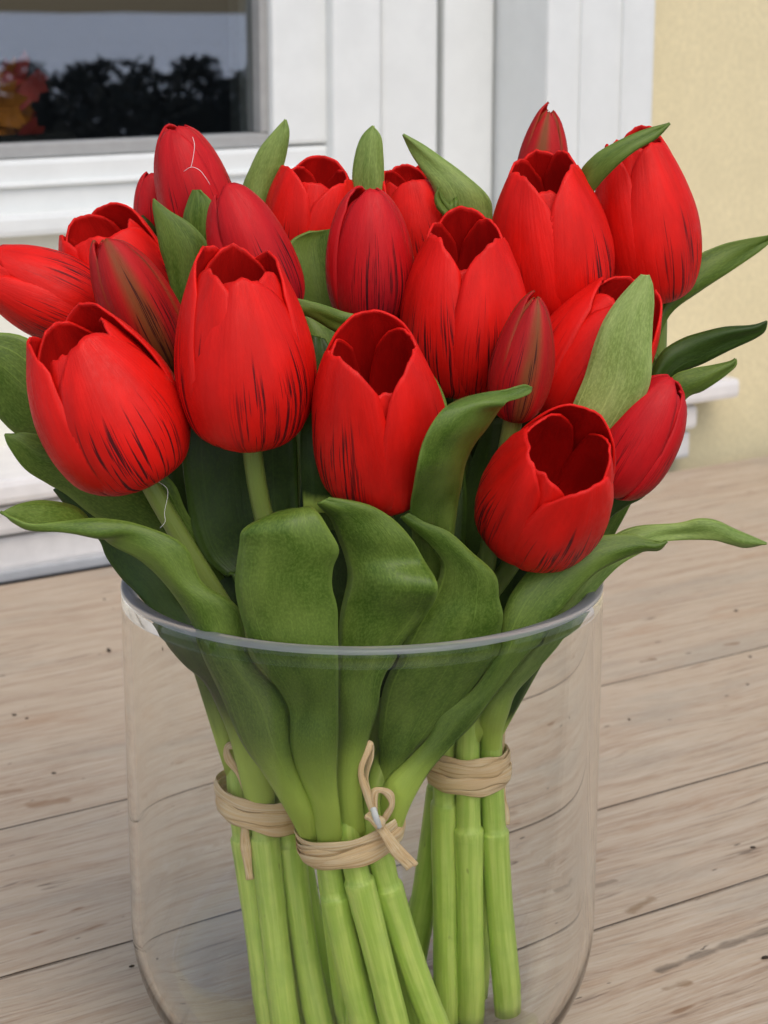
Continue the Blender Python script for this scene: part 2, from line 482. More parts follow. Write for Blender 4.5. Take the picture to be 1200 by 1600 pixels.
# table: local frame like the wall's but origin at the back edge
TM = WM.copy()
TM.translation = EDGE0
top = box_obj('tabletop', -1.25, 0.75, -0.955, -0.004, -0.062, -0.028, mat_plain('dark_gap_backing', (0.035, 0.03, 0.025), 0.9, 0.1), bevel=0.002, M=TM, kind='structure')  # dark board added under the planks so their gaps look shaded
def seam_y(px, py):        # distance in front of the back edge of a table point
    d = ray(px, py); p = CAM + d * (-CAM.z / d.z)
    return (p - EDGE0).dot(N)
seams = [0.0]
for px, py in ((600, 1153), (600, 1360), (600, 1560)):
    seams.append(seam_y(px, py))
seams.append(0.96)
print('seams', seams)
for i, (a, b) in enumerate(zip(seams, seams[1:])):
    L0, L1 = -1.25, 0.75
    ga, gb = (0.0001, 0.00014, 0.00045, 0.00045, 0.0005)[i:i + 2]     # joint half widths, back and front
    nx = 40
    bm = bmesh.new()
    bmesh.ops.create_cube(bm, size=1)
    for v in bm.verts:
        v.co = Vector((v.co.x * (L1 - L0), v.co.y * (b - a - ga - gb), v.co.z * 0.028 - 0.014))
    bmesh.ops.subdivide_edges(bm, edges=[e for e in bm.edges if abs(e.verts[0].co.x - e.verts[1].co.x) > 0.5], cuts=nx)
    bmesh.ops.bevel(bm, geom=[e for e in bm.edges if abs(e.verts[0].co.z) < 1e-6 and abs(e.verts[1].co.z) < 1e-6 and abs(abs(e.verts[0].co.y) - abs(e.verts[1].co.y)) < 1e-6 and e.verts[0].co.y * e.verts[1].co.y > 0], offset=0.0007, segments=2, affect='EDGES')
    for v in bm.verts:      # hand-sawn edges wander a little
        v.co.y += 0.0006 * noise.noise(Vector((v.co.x * 9, i * 7.1, 3 * (v.co.y > 0))))
    me = bpy.data.meshes.new('plank'); bm.to_mesh(me); bm.free()
    me.materials.append(M_WOOD)
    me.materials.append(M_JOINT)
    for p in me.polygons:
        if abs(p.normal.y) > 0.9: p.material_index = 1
    o = bpy.data.objects.new('plank', me)
    o.location = ((L0 + L1) / 2, -(a + ga + b - gb) / 2, 0)
    link(o, parent=top)

# ------------------------------------------------------------------ wall, window, sill
hC1, _ = wall_hz(1026, 100, 0.015)          # right edge of the casing
hC0, _ = wall_hz(856, 100, 0.015)           # its left edge
def hx(px, off, py=100): return wall_hz(px, py, off)[0]
def zx(px, py, off): return wall_hz(px, py, off)[1]
ZTOP, HL = 1.35, hx(425, -0.06) - 1.05      # how far the window goes on, above and to the left
Z_GB = zx(213, 216, -0.06)                  # bottom of the glass
Z_RB = zx(118, 356, -0.06)                  # bottom of the sash rail
wall_t = box_obj('house_wall', hC1 - 0.02, hC1 + 2.2, 0.0, 0.25, -0.78, 2.1, M_WALL, bevel=0, M=WM,
                 label='pale yellow rendered house wall behind the table, right of the white window', cat='wall')
win = empty('window', loc=(0, 0, 0), label='large white painted window with dark glass behind the tulips', cat='window')
win.matrix_basis = WM
def wbox(name, px0, px1, off, z0, z1, depth=0.08, mat=M_WHITE, parent=win, bevel=0.004, h0=None, h1=None):
    a = hx(px0, off) if h0 is None else h0
    b = hx(px1, off) if h1 is None else h1
    return box_obj(name, a, b, -off, -off + depth, z0, z1, mat, parent=parent, bevel=bevel)
Z0 = zx(0, 760, 0.03)
wbox('casing', 0, 0, 0.015, Z0 - 0.06, ZTOP, 0.15, h0=hC0, h1=hC1 - 0.0205 + 0.018)
cas_h = hC1 - hC0
box_obj('casing_groove', hC0 + cas_h * 0.28, hC0 + cas_h * 0.31, -0.0175, -0.010, Z0 - 0.05, ZTOP, M_WHITE, parent=win, bevel=0.001)
box_obj('casing_groove', hC0 + cas_h * 0.66, hC0 + cas_h * 0.69, -0.0175, -0.010, Z0 - 0.05, ZTOP, M_WHITE, parent=win, bevel=0.001)
wbox('frame', 694, 772, -0.062, Z0 - 0.06, ZTOP, 0.08)
wbox('frame_gap_shade', 680, 700, -0.10, Z0 - 0.06, ZTOP, 0.03, mat=M_DARK, bevel=0)  # black strip stands in for the shade inside the open gap
wbox('mullion', 596, 684.5, -0.058, Z0 - 0.06, ZTOP, 0.07)
wbox('mullion_cover', 521, 597, -0.048, Z0 - 0.06, ZTOP, 0.07)
st = wbox('sash', 426, 519, -0.060, Z_GB - 0.012, ZTOP, 0.06)
hs0, hs1 = hx(426, -0.06), hx(519, -0.06)
box_obj('bottom_rail', HL, hs1, 0.060, 0.12, Z_RB, Z_GB - 0.0135, M_WHITE, parent=win, bevel=0.004)
rh = Z_GB - Z_RB
box_obj('drip_moulding', HL, hs1 - 0.001, 0.046, 0.062, Z_RB - 0.003, Z_RB + rh * 0.22, M_WHITE, parent=win, bevel=0.005)
box_obj('rail_bead', HL, hs1 - 0.001, 0.055, 0.062, Z_RB + rh * 0.50, Z_RB + rh * 0.56, M_WHITE, parent=win, bevel=0.002)
box_obj('glazing_bead', HL, hs0 + 0.001, 0.068, 0.09, Z_GB - 0.013, Z_GB - 0.001, M_BEAD, parent=win, bevel=0.002)
box_obj('glazing_bead', hs0 - 0.008, hs0 + 0.001, 0.068, 0.09, Z_GB - 0.001, ZTOP, M_BEAD, parent=win, bevel=0.002)
box_obj('glass_spacer', hs0 - 0.021, hs0 - 0.008, 0.082, 0.10, Z_GB - 0.001, ZTOP, M_GASKET, parent=win, bevel=0.001)
box_obj('glass_pane', HL, hs0 - 0.003, 0.0800, 0.0815, Z_GB - 0.006, ZTOP, M_PANE, parent=win, bevel=0)
box_obj('panel', HL, hx(600, -0.07), 0.075, 0.13, Z0 - 0.06, Z_RB - 0.0005, M_PANEL, parent=win, bevel=0)
box_obj('left_casing', HL - 0.12, HL, -0.015, 0.13, Z0 - 0.06, ZTOP, M_WHITE, parent=win, bevel=0.004)
box_obj('head', HL - 0.12, hC1, -0.015, 0.13, ZTOP, ZTOP + 0.12, M_WHITE, parent=win, bevel=0.004)
# dark room behind the glass
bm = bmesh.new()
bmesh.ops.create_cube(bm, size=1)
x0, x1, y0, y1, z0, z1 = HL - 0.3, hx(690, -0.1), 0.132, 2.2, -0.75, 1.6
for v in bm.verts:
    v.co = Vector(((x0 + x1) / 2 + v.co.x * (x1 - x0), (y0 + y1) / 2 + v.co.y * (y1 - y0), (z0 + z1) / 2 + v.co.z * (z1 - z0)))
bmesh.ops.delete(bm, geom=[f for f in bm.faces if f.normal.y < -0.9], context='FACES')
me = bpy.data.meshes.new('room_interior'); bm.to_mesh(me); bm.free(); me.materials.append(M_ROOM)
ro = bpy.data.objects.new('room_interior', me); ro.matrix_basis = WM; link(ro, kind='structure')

sill = empty('window_sill', label='long white moulded window sill just above the back of the table', cat='window sill')
sill.matrix_basis = WM
def sbox(name, pxr, pyr, off, ytop, ybot, mat=M_SILLW, depth=0.12, bevel=0.004):
    zt, zb = zx(0, ytop, off), zx(0, ybot, off)
    return box_obj(name, HL - 0.3, hx(pxr, off, pyr), -off, -off + depth, zb, zt, mat, parent=sill, bevel=bevel)
sbox('sill_board', 1158, 600, 0.045, 752, 792, bevel=0.006, depth=0.13)
sbox('sill_moulding', 1092, 640, 0.032, 792.5, 840, bevel=0.006)
sbox('sill_moulding', 1080, 660, 0.022, 841, 893, bevel=0.004)
sbox('sill_metal_strip', 1020, 700, 0.030, 894, 912, mat=M_METAL, bevel=0.002)

# hedge across the garden, mirrored in the window glass
def shrub(c, rx, h, seed):
    rg = random.Random(seed)
    verts, faces = [], []
    for k in range(2600):
        a = rg.uniform(0, 6.283); rr = math.sqrt(rg.random()); zz = rg.random() ** 1.4
        rad = rx * rr * (1 - 0.55 * zz ** 2)
        p = Vector((c[0] + rad * math.cos(a), c[1] + rad * math.sin(a), -0.75 + h * zz))
        s = rg.uniform(0.008, 0.026)
        d1 = Vector((rg.uniform(-1, 1), rg.uniform(-1, 1), rg.uniform(-0.3, 1))).normalized() * s * 1.6
        d2 = Vector((rg.uniform(-1, 1), rg.uniform(-1, 1), rg.uniform(-1, 1))).normalized() * s * 0.6
        b = len(verts)
        verts += [p - d1, p + d2, p + d1, p - d2]
        faces.append((b, b + 1, b + 2, b + 3))
    o = mesh_obj('bare_shrub', verts, faces, M_HEDGE, smooth=False, label='dark garden shrub standing in snow, mirrored in the window glass', cat='shrub', group='shrubs across the snowy garden')
def mirrored(px, py, dist):
    """the point `dist` metres out that the pane mirrors at this pixel"""
    d = ray(px, py).normalized()
    t = ((WALL0 - N * 0.08) - CAM).dot(N) / d.dot(N)
    p = CAM + d * t
    r = d - N * 2 * d.dot(N)
    return p + r * (dist / r.dot(N))
rgh = random.Random(5)
for k in range(15):
    px = -40 + k * 34 + rgh.uniform(-8, 8)
    top_y = (110, 150, 95, 165, 120, 105, 140, 98)[k % 8] + rgh.uniform(-8, 8)
    p = mirrored(px, top_y, rgh.uniform(4.6, 6.2))
    shrub(p, rgh.uniform(0.16, 0.30), p.z + 0.75, 100 + k)

# orange flowers on the inside, seen dimly through the pane
def inside_flowers():
    hh, zz = wall_hz(40, 215, -0.12)
    base = WM @ Vector((hh, 0.17, zz))
    e = empty('indoor_flowers', loc=base, label='blurred orange and yellow flowers inside behind the window glass', cat='flowers')
    t1 = mat_plain('orange_petal', (0.65, 0.22, 0.03), 0.6, 0.3, 40, 0.3)
    t2 = mat_plain('red_petal', (0.40, 0.05, 0.04), 0.6, 0.3, 40, 0.3)
    rg = random.Random(3)
    for k in range(34):
        px = rg.uniform(-60, 95); py = rg.uniform(95, 225) + max(0, px - 40) * 0.6
        h2, z2 = wall_hz(px, py, -0.12)
        c = WM @ Vector((h2, 0.17 + rg.uniform(-0.03, 0.05), z2))
        vs = []; fs = []
        for j in range(7):
            a = j * 0.9 + rg.random()
            d = (H * math.cos(a) + Vector((0, 0, 1)) * math.sin(a)) * rg.uniform(0.018, 0.03)
            w = (H * -math.sin(a) + Vector((0, 0, 1)) * math.cos(a)) * 0.009 + N * 0.004
            b = len(vs)
            vs += [c, c + d * 0.6 + w, c + d + N * 0.008, c + d * 0.6 - w]
            fs.append((b, b + 1, b + 2, b + 3))
        mesh_obj('flower', vs, fs, t1 if px < 70 else t2, e)
    box = tube('flower_pot', [base - Vector((0, 0, 0.10)), base - Vector((0, 0, 0.05)), base], [0.05, 0.06, 0.065], M_DARK, e)
inside_flowers()

# ------------------------------------------------------------------ vase
VR, VH = 0.1, 0.2215
def vase():
    wall_t_, fl = 0.0058, 0.005
    rc, rcz = 0.064, 0.070
    prof = [(0.0, 0.0015), (0.025, 0.0012), (0.031, 0.0), (VR - rc, 0.0003)]
    for k in range(1, 19):
        a = R(90) * k / 18
        prof.append((VR - rc + rc * math.sin(a), rcz - rcz * math.cos(a)))
    for z in (0.0715, 0.09, 0.12, 0.15, 0.18, 0.205, 0.2172, 0.2184): prof.append((VR, z))
    for k in range(0, 9):       # fire polished rim
        a = math.pi * k / 8
        prof.append((VR - wall_t_ / 2 + wall_t_ / 2 * math.cos(a), VH - 0.0022 + 0.0022 * math.sin(a) ** 0.6))
    ri = VR - 0.0038
    for z in (0.2135, 0.2122, 0.2105, 0.18, 0.15, 0.12, 0.09, 0.0715): prof.append((ri, z))
    for k in range(18, 0, -1):
        a = R(90) * k / 18
        prof.append((ri - rc + rc * math.sin(a), fl + (rcz - fl) - (rcz - fl) * math.cos(a)))
    prof += [(ri - rc, fl), (0.015, fl), (0.0, fl)]
    seg = 128
    verts, faces = [], []
    rows = []
    for (r, z) in prof:
        if r == 0.0:
            rows.append([len(verts)]); verts.append((0, 0, z)); continue
        row = []
        for s in range(seg):
            th = 2 * math.pi * s / seg
            wv = 1 + 0.0022 * noise.noise(Vector((math.cos(th) * 1.3, math.sin(th) * 1.3, z * 9)))
            row.append(len(verts)); verts.append((r * wv * math.cos(th), r * wv * math.sin(th), z))
        rows.append(row)
    for a, b in zip(rows, rows[1:]):
        for s in range(seg):
            s2 = (s + 1) % seg
            if len(a) == 1: faces.append((a[0], b[s2], b[s]))
            elif len(b) == 1: faces.append((a[s], a[s2], b[0]))
            else: faces.append((a[s], a[s2], b[s2], b[s]))
    o = mesh_obj('glass_vase', verts, faces, M_GLASS, label='wide clear glass cylinder vase with rounded bottom holding the tulips', cat='vase')
    bm = bmesh.new(); bm.from_mesh(o.data); bmesh.ops.recalc_face_normals(bm, faces=bm.faces[:]); bm.to_mesh(o.data); bm.free()
    o.data.materials.append(M_RIM)
    for p in o.data.polygons:
        if p.center.z > VH - 0.0026: p.material_index = 1
    o.location = (0, 0, 0.0006)
vase()

# ------------------------------------------------------------------ leaf builder
def leaf(parent, st, base=None, tone=MG, lime=0.18, kb=0.17, tubes=0, nspan=5, seed=0, thick=0.0011):
    """st: stations base -> tip, each (Lx, Ly, Rx, Ry, Y[, LdY, RdY[, Mx, My, MdY]]) in photo pixels + depth; a tip is (x, y, Y)"""
    Ls, Ms, Rs, Ts = [], [], [], []
    if base is not None:
        w = Vector((0.0035, 0, 0))
        Ls.append(base - w); Rs.append(base + w); Ms.append(base + Vector((0, -0.003, 0))); Ts.append(1.0)
    for i, s in enumerate(st):
        if len(s) == 3:
            p = at(*s); Ls.append(p); Rs.append(p.copy()); Ms.append(p.copy()); Ts.append(0.0); continue
        lx, ly, rx, ry, Y = s[:5]
        dl = s[5] if len(s) > 5 else 0.0
        dr = s[6] if len(s) > 6 else 0.0
        l = at(lx, ly, Y + dl); r = at(rx, ry, Y + dr)
        tb = 1.0 if i < tubes else (0.5 if i == tubes and tubes else 0.0)
        if len(s) > 7:
            m = at(s[7], s[8], Y + s[9])
        else:
            b = (r - l).length * (kb + (0.42 - kb) * tb)
            m = (l + r) / 2 + Vector((0, -b, 0.2 * b))
        Ls.append(l); Rs.append(r); Ms.append(m); Ts.append(tb)
    A, B, C = crom(Ls, nspan), crom(Ms, nspan), crom(Rs, nspan)
    T = []
    for i in range(len(Ts) - 1):
        T += [Ts[i] + (Ts[i + 1] - Ts[i]) * k / nspan for k in range(nspan)]
    T.append(Ts[-1])
    nu = 12
    verts, faces, uvs = [], [], []
    # v runs by length along the middle curve
    acc = [0.0]
    for p, q in zip(B, B[1:]): acc.append(acc[-1] + (q - p).length)
    for i, (l, m, r, tb) in enumerate(zip(A, B, C, T)):
        mid = (l + r) / 2
        for j in range(nu + 1):
            u = -1 + 2 * j / nu
            if tb > 0: u = (1 - tb) * u + tb * math.sin(u * math.pi / 2)
            s = (1 - tb) * (1 - u * u) + tb * math.sqrt(max(0, 1 - u * u))
            p = l + (r - l) * (u + 1) / 2 + (m - mid) * s
            wv = noise.noise(Vector((p.x * 40 + seed * 3.7, p.z * 40, u * 1.2 + seed)))
            p = p + Vector((0, 1, 0)) * wv * 0.0016 * (1 - tb)
            verts.append(p); uvs.append((j / nu, acc[i] / acc[-1]))
    for i in range(len(A) - 1):
        for j in range(nu):
            a = i * (nu + 1) + j
            faces.append((a, a + 1, a + nu + 2, a + nu + 1))
    o = mesh_obj('leaf', verts, faces, mat_leaf(tone[0], tone[1], lime), parent, uvs=uvs)
    solidify(o, thick, 0.0)
    return o

# ------------------------------------------------------------------ blossom builder
PROF = {
    'cup':  [(0.10, 0.0), (0.46, 0.012), (0.72, 0.065), (0.90, 0.17), (1.0, 0.34), (0.97, 0.54), (0.83, 0.74), (0.64, 0.90), (0.50, 1.0)],
    'open': [(0.10, 0.0), (0.48, 0.012), (0.76, 0.075), (0.93, 0.19), (1.0, 0.36), (0.98, 0.56), (0.88, 0.75), (0.74, 0.91), (0.62, 1.0)],
    'bud':  [(0.10, 0.0), (0.46, 0.015), (0.74, 0.085), (0.93, 0.22), (1.0, 0.37), (0.93, 0.55), (0.72, 0.74), (0.40, 0.91), (0.06, 1.0)],
    'egg':  [(0.10, 0.0), (0.46, 0.015), (0.74, 0.080), (0.92, 0.20), (1.0, 0.36), (0.96, 0.56), (0.80, 0.76), (0.52, 0.92), (0.22, 1.0)],
}
def blossom(parent, base, tip, rad, kind, spin, mat, seed, short={}):
    rg = random.Random(seed)
    ax = (tip - base); L = ax.length; ax.normalize()
    toc = (CAM - base)
    e1 = (toc - ax * toc.dot(ax)).normalized()       # points at the viewer
    e2 = ax.cross(e1)
    prof = crom([Vector((a, b, 0)) for a, b in PROF[kind]], 4)
    nv, nu = 26, 18
    bud = kind in ('bud', 'egg')
    for k in range(6):
        outer = k < 3
        th0 = R(spin) + k * R(120) + (0 if outer else R(60 - 360)) + R(rg.uniform(-7, 7))
        rs = (1.0 if outer else 0.90) * rg.uniform(0.985, 1.015)
        fc = math.cos(th0)
        ls = (1.0 if outer else 0.97) * rg.uniform(0.95, 1.03) * (1 - (0.035 * fc if not bud else 0))
        ls *= short.get(k, 1.0)
        lean = R(rg.uniform(-9, 9))
        flare = rg.uniform(-0.05, 0.06) * (0.4 if bud else 1.0)
        W = R(71 if outer else 64)
        off = rg.uniform(0, 50)
        verts, faces, uvs = [], [], []
        for i in range(nv + 1):
            v = i / nv
            for j in range(nu + 1):
                u = -1 + 2 * j / nu
                # rounded, slightly ragged tip: the rim row dips toward the sides
                vt = 0.975 - (0.17 if not bud else 0.15) * abs(u) ** 3.0 + 0.020 * math.exp(-((u - 0.1 * math.sin(off)) / 0.14) ** 2) + 0.016 * noise.noise(Vector((u * 4, off, 0))) * (1.5 if not bud else 0.6) + 0.007 * noise.noise(Vector((u * 17, off, 3)))
                vv = v * vt
                f = vv * (len(prof) - 1)
                a = int(min(f, len(prof) - 2)); fr = f - a
                pr = prof[a].lerp(prof[a + 1], fr)
                A = W * (0.62 + 0.38 * min(1, vv / 0.3)) * (1 - (0.42 if not bud else 0.28) * max(0, (vv - 0.5) / 0.5) ** 1.5)
                if bud: A *= 0.97
                th = th0 + u * A + lean * vv * vv
                z = pr.y * L * ls
                r = pr.x * rad * rs
                r += rad * flare * vv ** 2
                r += rad * 0.035 * (1 - u * u) * min(1, vv * 3) - rad * 0.05 * abs(u) ** 3 * (0.3 if not outer else 1) * min(1, vv * 2)
                # edges near the lip turn a little out or in
                r += rad * (0.07 if not bud else 0.02) * abs(u) ** 4 * max(0, vv - 0.55) * 2.2 * (1 if math.sin(off + (u > 0) * 2) > 0 else -0.6)
                # midrib crease and slow waves
                r -= rad * 0.018 * math.exp(-(u / 0.10) ** 2) * min(1, vv * 2)
                r += rad * 0.042 * noise.noise(Vector((u * 1.8 + off, vv * 3.2, off))) * min(1, vv * 4)
                r += rad * 0.017 * noise.noise(Vector((u * 7 + off, vv * 6, off * 2))) * min(1, vv * 4)
                verts.append(base + ax * z + (e1 * math.cos(th) + e2 * math.sin(th)) * max(r, 0.0004))
                uvs.append((j / nu, vv))
        for i in range(nv):
            for j in range(nu):
                a = i * (nu + 1) + j
                faces.append((a, a + 1, a + nu + 2, a + nu + 1))
        o = mesh_obj('petal', verts, faces, mat, parent, uvs=uvs)
        o.data.materials.append(M_INSIDE)
        solidify(o, 0.0009)
        o.modifiers[0].material_offset = 1

# ------------------------------------------------------------------ bunches
TIE = {'left': at(413, 1247, -0.004), 'mid': at(548, 1300, -0.040), 'right': at(731, 1193, 0.004)}
SLOT = [(-0.0100, -0.0055), (-0.0005, -0.0105), (0.0095, -0.0058), (0.0, 0.0005), (0.0100, 0.0060), (-0.0095, 0.0062), (0.0008, 0.0118)]
BOT = {   # (pixel x, depth Y) of each stem's foot, and its height
    'left':  [(427, -0.014), (452, -0.022), (507, -0.016), (478, -0.004), (528, 0.004), (446, 0.010), (500, 0.016)],
    'mid':   [(592, -0.034), (636, -0.040), (706, -0.034), (560, -0.020), (660, -0.014), (552, -0.006), (618, -0.006)],
    'right': [(701, 0.006), (737, 0.004), (797, 0.002), (712, 0.022), (742, 0.028), (632, 0.030), (604, 0.036)],
}
def foot(bunch, k):
    px, Y = BOT[bunch][k]
    p = at(px, 1600, Y)
    r = math.hypot(p.x, p.y)
    z = 0.011 + max(0, r - 0.032) ** 2 * 7
    # same column of the picture, standing on the glass floor
    lo, hi = 1400.0, 1800.0
    for _ in range(30):
        m = (lo + hi) / 2
        if at(px, m, Y).z > z: lo = m
        else: hi = m
    return at(px, lo, Y)

STEM_PTS = {}
def tulip(key, bunch, slot, base, tip, hw, kind, spin, mat, label, leaves=(), short={}, fibres=()):
    b, tp = at(*base), at(*tip)
    depth = (b - CAM).dot(Vector((0, CP, -SP)))
    rad = hw / F_PX * depth
    fp = foot(bunch, slot)
    tie = TIE[bunch] + Vector((SLOT[slot][0], SLOT[slot][1], 0))
    e = empty('tulip', loc=fp, label=label, cat='tulip', group='artificial red tulips in the vase')
    up = (tie - fp)
    ax = (tp - b).normalized()
    span = (b - tie).length
    c1 = tie + (up.normalized() * 0.6 + Vector((0, 0, 0.4))) * span * 0.34
    c2 = b - ax * span * 0.36
    pts, rad_ = [], []
    rg = random.Random(hash(key) % 1000 if False else sum(map(ord, key)) * 7)
    bow = Vector((rg.uniform(-1, 1), rg.uniform(-1, 1), 0)) * 0.0025
    n1, n2 = 16, 22
    collar = 0.84 + rg.uniform(-0.11, 0.08)
    tl = [i / n1 for i in range(n1)]
    tl = sorted([x for x in tl if abs(x - collar) > 0.03] + [collar - 0.02, collar - 0.004, collar, collar + 0.006, collar + 0.03])
    for t in tl:
        pts.append(fp + up * t + bow * math.sin(math.pi * t) * 1.0)
        if t < collar - 0.021: r = 0.0061 + 0.0002 * math.sin(t * 9 + rg.random())
        elif t <= collar - 0.003: r = 0.0064
        elif t <= collar + 0.001: r = 0.0062
        elif t < collar + 0.01: r = 0.0053
        else: r = 0.0052
        rad_.append(r)
    for i in range(n2 + 1):
        t = i / n2; s = 1 - t
        pts.append(tie * s ** 3 + c1 * 3 * s * s * t + c2 * 3 * s * t * t + b * t ** 3)
        rad_.append(0.0052 - 0.0014 * min(1, t * 2.2))
    pts.append(b + ax * 0.004); rad_.append(0.0036)
    tube('stem', pts, rad_, M_STEM, e, seg=16)
    blossom(e, b, tp, rad, kind, spin, mat, sum(map(ord, key)) * 13 + 5, short)
    for q in fibres:
        P = crom([at(*a) for a in q], 5)
        tube('dried_fibre', P, [0.0001] * len(P), M_TWIST, e, seg=5)
    for li, lf in enumerate(leaves):
        lf = dict(lf)
        st_ = lf.pop('st')
        auto = lf.pop('auto', True)
        bs = tie + up.normalized() * 0.012 if auto else None
        leaf(e, st_, base=bs, seed=sum(map(ord, key)) * 0.1 + li, **lf)
    return e

# ---- leaves, station by station (base to tip)
L1 = dict(auto=False, tubes=3, lime=0.34, kb=0.20, tone=MG, st=[
    (474, 1310, 502, 1312, -0.046), (447, 1260, 490, 1262, -0.062), (415, 1207, 470, 1205, -0.068), (381, 1157, 457, 1150, -0.071),
    (350, 1085, 446, 1090, -0.073), (325, 1030, 405, 1045, -0.074), (305, 980, 384, 1000, -0.0735), (280, 940, 370, 947, -0.075),
    (252, 905, 316, 912, -0.077), (215, 872, 288, 852, -0.078), (177, 851, 222, 822, -0.079, 0.004, 0),
    (150, 826, 156, 811, -0.080, 0.010, -0.002, 152, 839, -0.003), (120, 794, 100, 815, -0.080, 0.013, -0.003, 100, 829, -0.002),
    (70, 782, 50, 818, -0.080, 0.012, -0.003, 50, 824, 0.0), (34, 786, 22, 809, -0.080, 0.008, -0.002, 24, 814, 0.0), (1, 800, -0.078)])
L2 = dict(auto=False, tubes=3, lime=0.40, kb=0.16, tone=MG, st=[
    (499, 1318, 535, 1318, -0.050), (487, 1252, 529, 1262, -0.064), (467, 1203, 525, 1212, -0.070), (456, 1160, 527, 1160, -0.075),
    (454, 1110, 528, 1110, -0.078), (438, 1075, 528, 1070, -0.081), (415, 1045, 528, 1030, -0.083), (391, 1000, 527, 985, -0.084),
    (378, 965, 526, 950, -0.085), (369, 922, 518, 915, -0.087), (370, 888, 520, 885, -0.088), (375, 852, 529, 857, -0.090),
    (379, 829, 513, 826, -0.092), (406, 812, 498, 803, -0.091), (440, 799, 484, 793, -0.087), (465, 800, -0.078)])
L3 = dict(auto=False, tubes=3, lime=0.36, kb=0.15, tone=MG, st=[
    (536, 1312, 570, 1300, -0.048), (528, 1240, 563, 1235, -0.057), (527, 1180, 566, 1180, -0.061), (529, 1110, 588, 1110, -0.064),
    (530, 1060, 597, 1060, -0.067), (530, 1010, 630, 1002, -0.069), (532, 960, 664, 962, -0.071), (544, 905, 684, 919, -0.073, 0, -0.010),
    (540, 872, 664, 878, -0.075), (527, 835, 646, 846, -0.078), (517, 810, 614, 811, -0.080), (504, 795, 575, 790, -0.083), (495, 786, 514, 777, -0.085)])
L4 = dict(auto=False, tubes=1, lime=0.20, kb=0.12, tone=MG, st=[
    (592, 1275, 622, 1268, -0.040), (594, 1200, 640, 1185, -0.045), (592, 1140, 690, 1130, -0.048), (598, 1080, 745, 1060, -0.052),
    (618, 1030, 772, 1020, -0.056), (648, 975, 785, 967, -0.060), (675, 930, 779, 935, -0.062), (690, 885, 773, 898, -0.065),
    (676, 856, 737, 864, -0.068), (652, 833, 702, 832, -0.071), (636, 818, 662, 815, -0.073), (626, 807, 640, 801, -0.074)])
L5 = dict(auto=False, tubes=2, lime=0.26, kb=0.14, tone=MG, st=[
    (596, 1292, 626, 1292, -0.046), (601, 1225, 640, 1254, -0.049), (640, 1184, 668, 1204, -0.050), (673, 1146, 700, 1168, -0.050),
    (690, 1108, 735, 1132, -0.050), (732, 1082, 757, 1102, -0.051), (762, 1040, 786, 1065, -0.052), (782, 992, 813, 1030, -0.052),
    (786, 962, 846, 986, -0.052), (801, 925, 882, 943, -0.050), (840, 880, 926, 899, -0.046), (900, 845, 966, 876, -0.042),
    (975, 835, 1005, 861, -0.040), (1012, 842, 1030, 859, -0.040), (1042, 846, -0.040)])
L5b = dict(auto=False, tubes=3, lime=0.30, kb=0.12, tone=LG, st=[
    (752, 1205, 781, 1205, 0.001), (753, 1150, 782, 1150, -0.006), (752, 1118, 793, 1112, -0.014), (772, 1085, 805, 1080, -0.018),
    (803, 1045, 836, 1047, -0.022), (833, 1005, 863, 1016, -0.024), (862, 960, 892, 976, -0.025), (905, 900, 930, 922, -0.024),
    (930, 868, 966, 884, -0.022), (955, 840, 1000, 863, -0.018), (993, 823, 1030, 848, -0.014), (1058, 818, 1060, 843, -0.010),
    (1090, 811, 1112, 842, -0.010), (1118, 814, 1140, 849, -0.010), (1148, 828, 1166, 855, -0.010), (1197, 849, -0.010)])
L7 = dict(auto=False, tubes=2, lime=0.34, kb=0.12, tone=DG, st=[
    (388, 1262, 428, 1262, -0.018), (365, 1165, 424, 1180, -0.022), (345, 1110, 405, 1130, -0.028), (322, 1063, 380, 1080, -0.036),
    (290, 1035, 352, 1040, -0.042), (265, 1005, 335, 1000, -0.042), (250, 972, 312, 960, -0.038), (215, 927, 285, 915, -0.030),
    (190, 902, 258, 880, -0.026), (167, 870, 232, 848, -0.024), (153, 840, 196, 822, -0.024), (112, 800, 142, 788, -0.024), (84, 764, 97, 762, -0.024)])
L8 = dict(tone=MG, lime=0.2, kb=0.10, st=[
    (345, 1010, 392, 990, -0.030), (275, 893, 335, 872, -0.036), (215, 832, 292, 800, -0.040), (157, 811, 270, 752, -0.042), (105, 772, 220, 715, -0.044),
    (75, 755, 150, 697, -0.046), (40, 732, 84, 685, -0.048), (15, 697, 40, 676, -0.050), (8, 679, -0.050)])
L9 = dict(tone=MG, lime=0.2, kb=0.12, st=[
    (215, 800, 250, 760, -0.020), (85, 690, 160, 610, -0.022), (25, 676, 90, 560, -0.024), (-28, 618, 30, 523, -0.026), (-70, 556, -40, 520, -0.028)])
L10 = dict(tone=DG, lime=0.2, kb=-0.08, st=[
    (425, 1100, 480, 1100, -0.050), (368, 914, 468, 940, -0.046), (350, 900, 472, 880, -0.044), (320, 872, 470, 840, -0.042), (300, 827, 466, 792, -0.041),
    (290, 765, 464, 740, -0.040), (285, 702, 462, 690, -0.040), (292, 640, 450, 630, -0.040), (320, 590, 420, 580, -0.040), (365, 555, -0.040)])
J1 = dict(tone=MG, lime=0.2, kb=0.12, st=[
    (278, 640, 305, 640, 0.002), (272, 540, 315, 540, 0.002), (270, 467, 322, 460, 0.002), (260, 420, 326, 410, 0.002), (250, 387, 325, 382, 0.002),
    (243, 350, 300, 352, 0.002), (239, 325, 266, 331, 0.002), (240, 311, 0.002)])
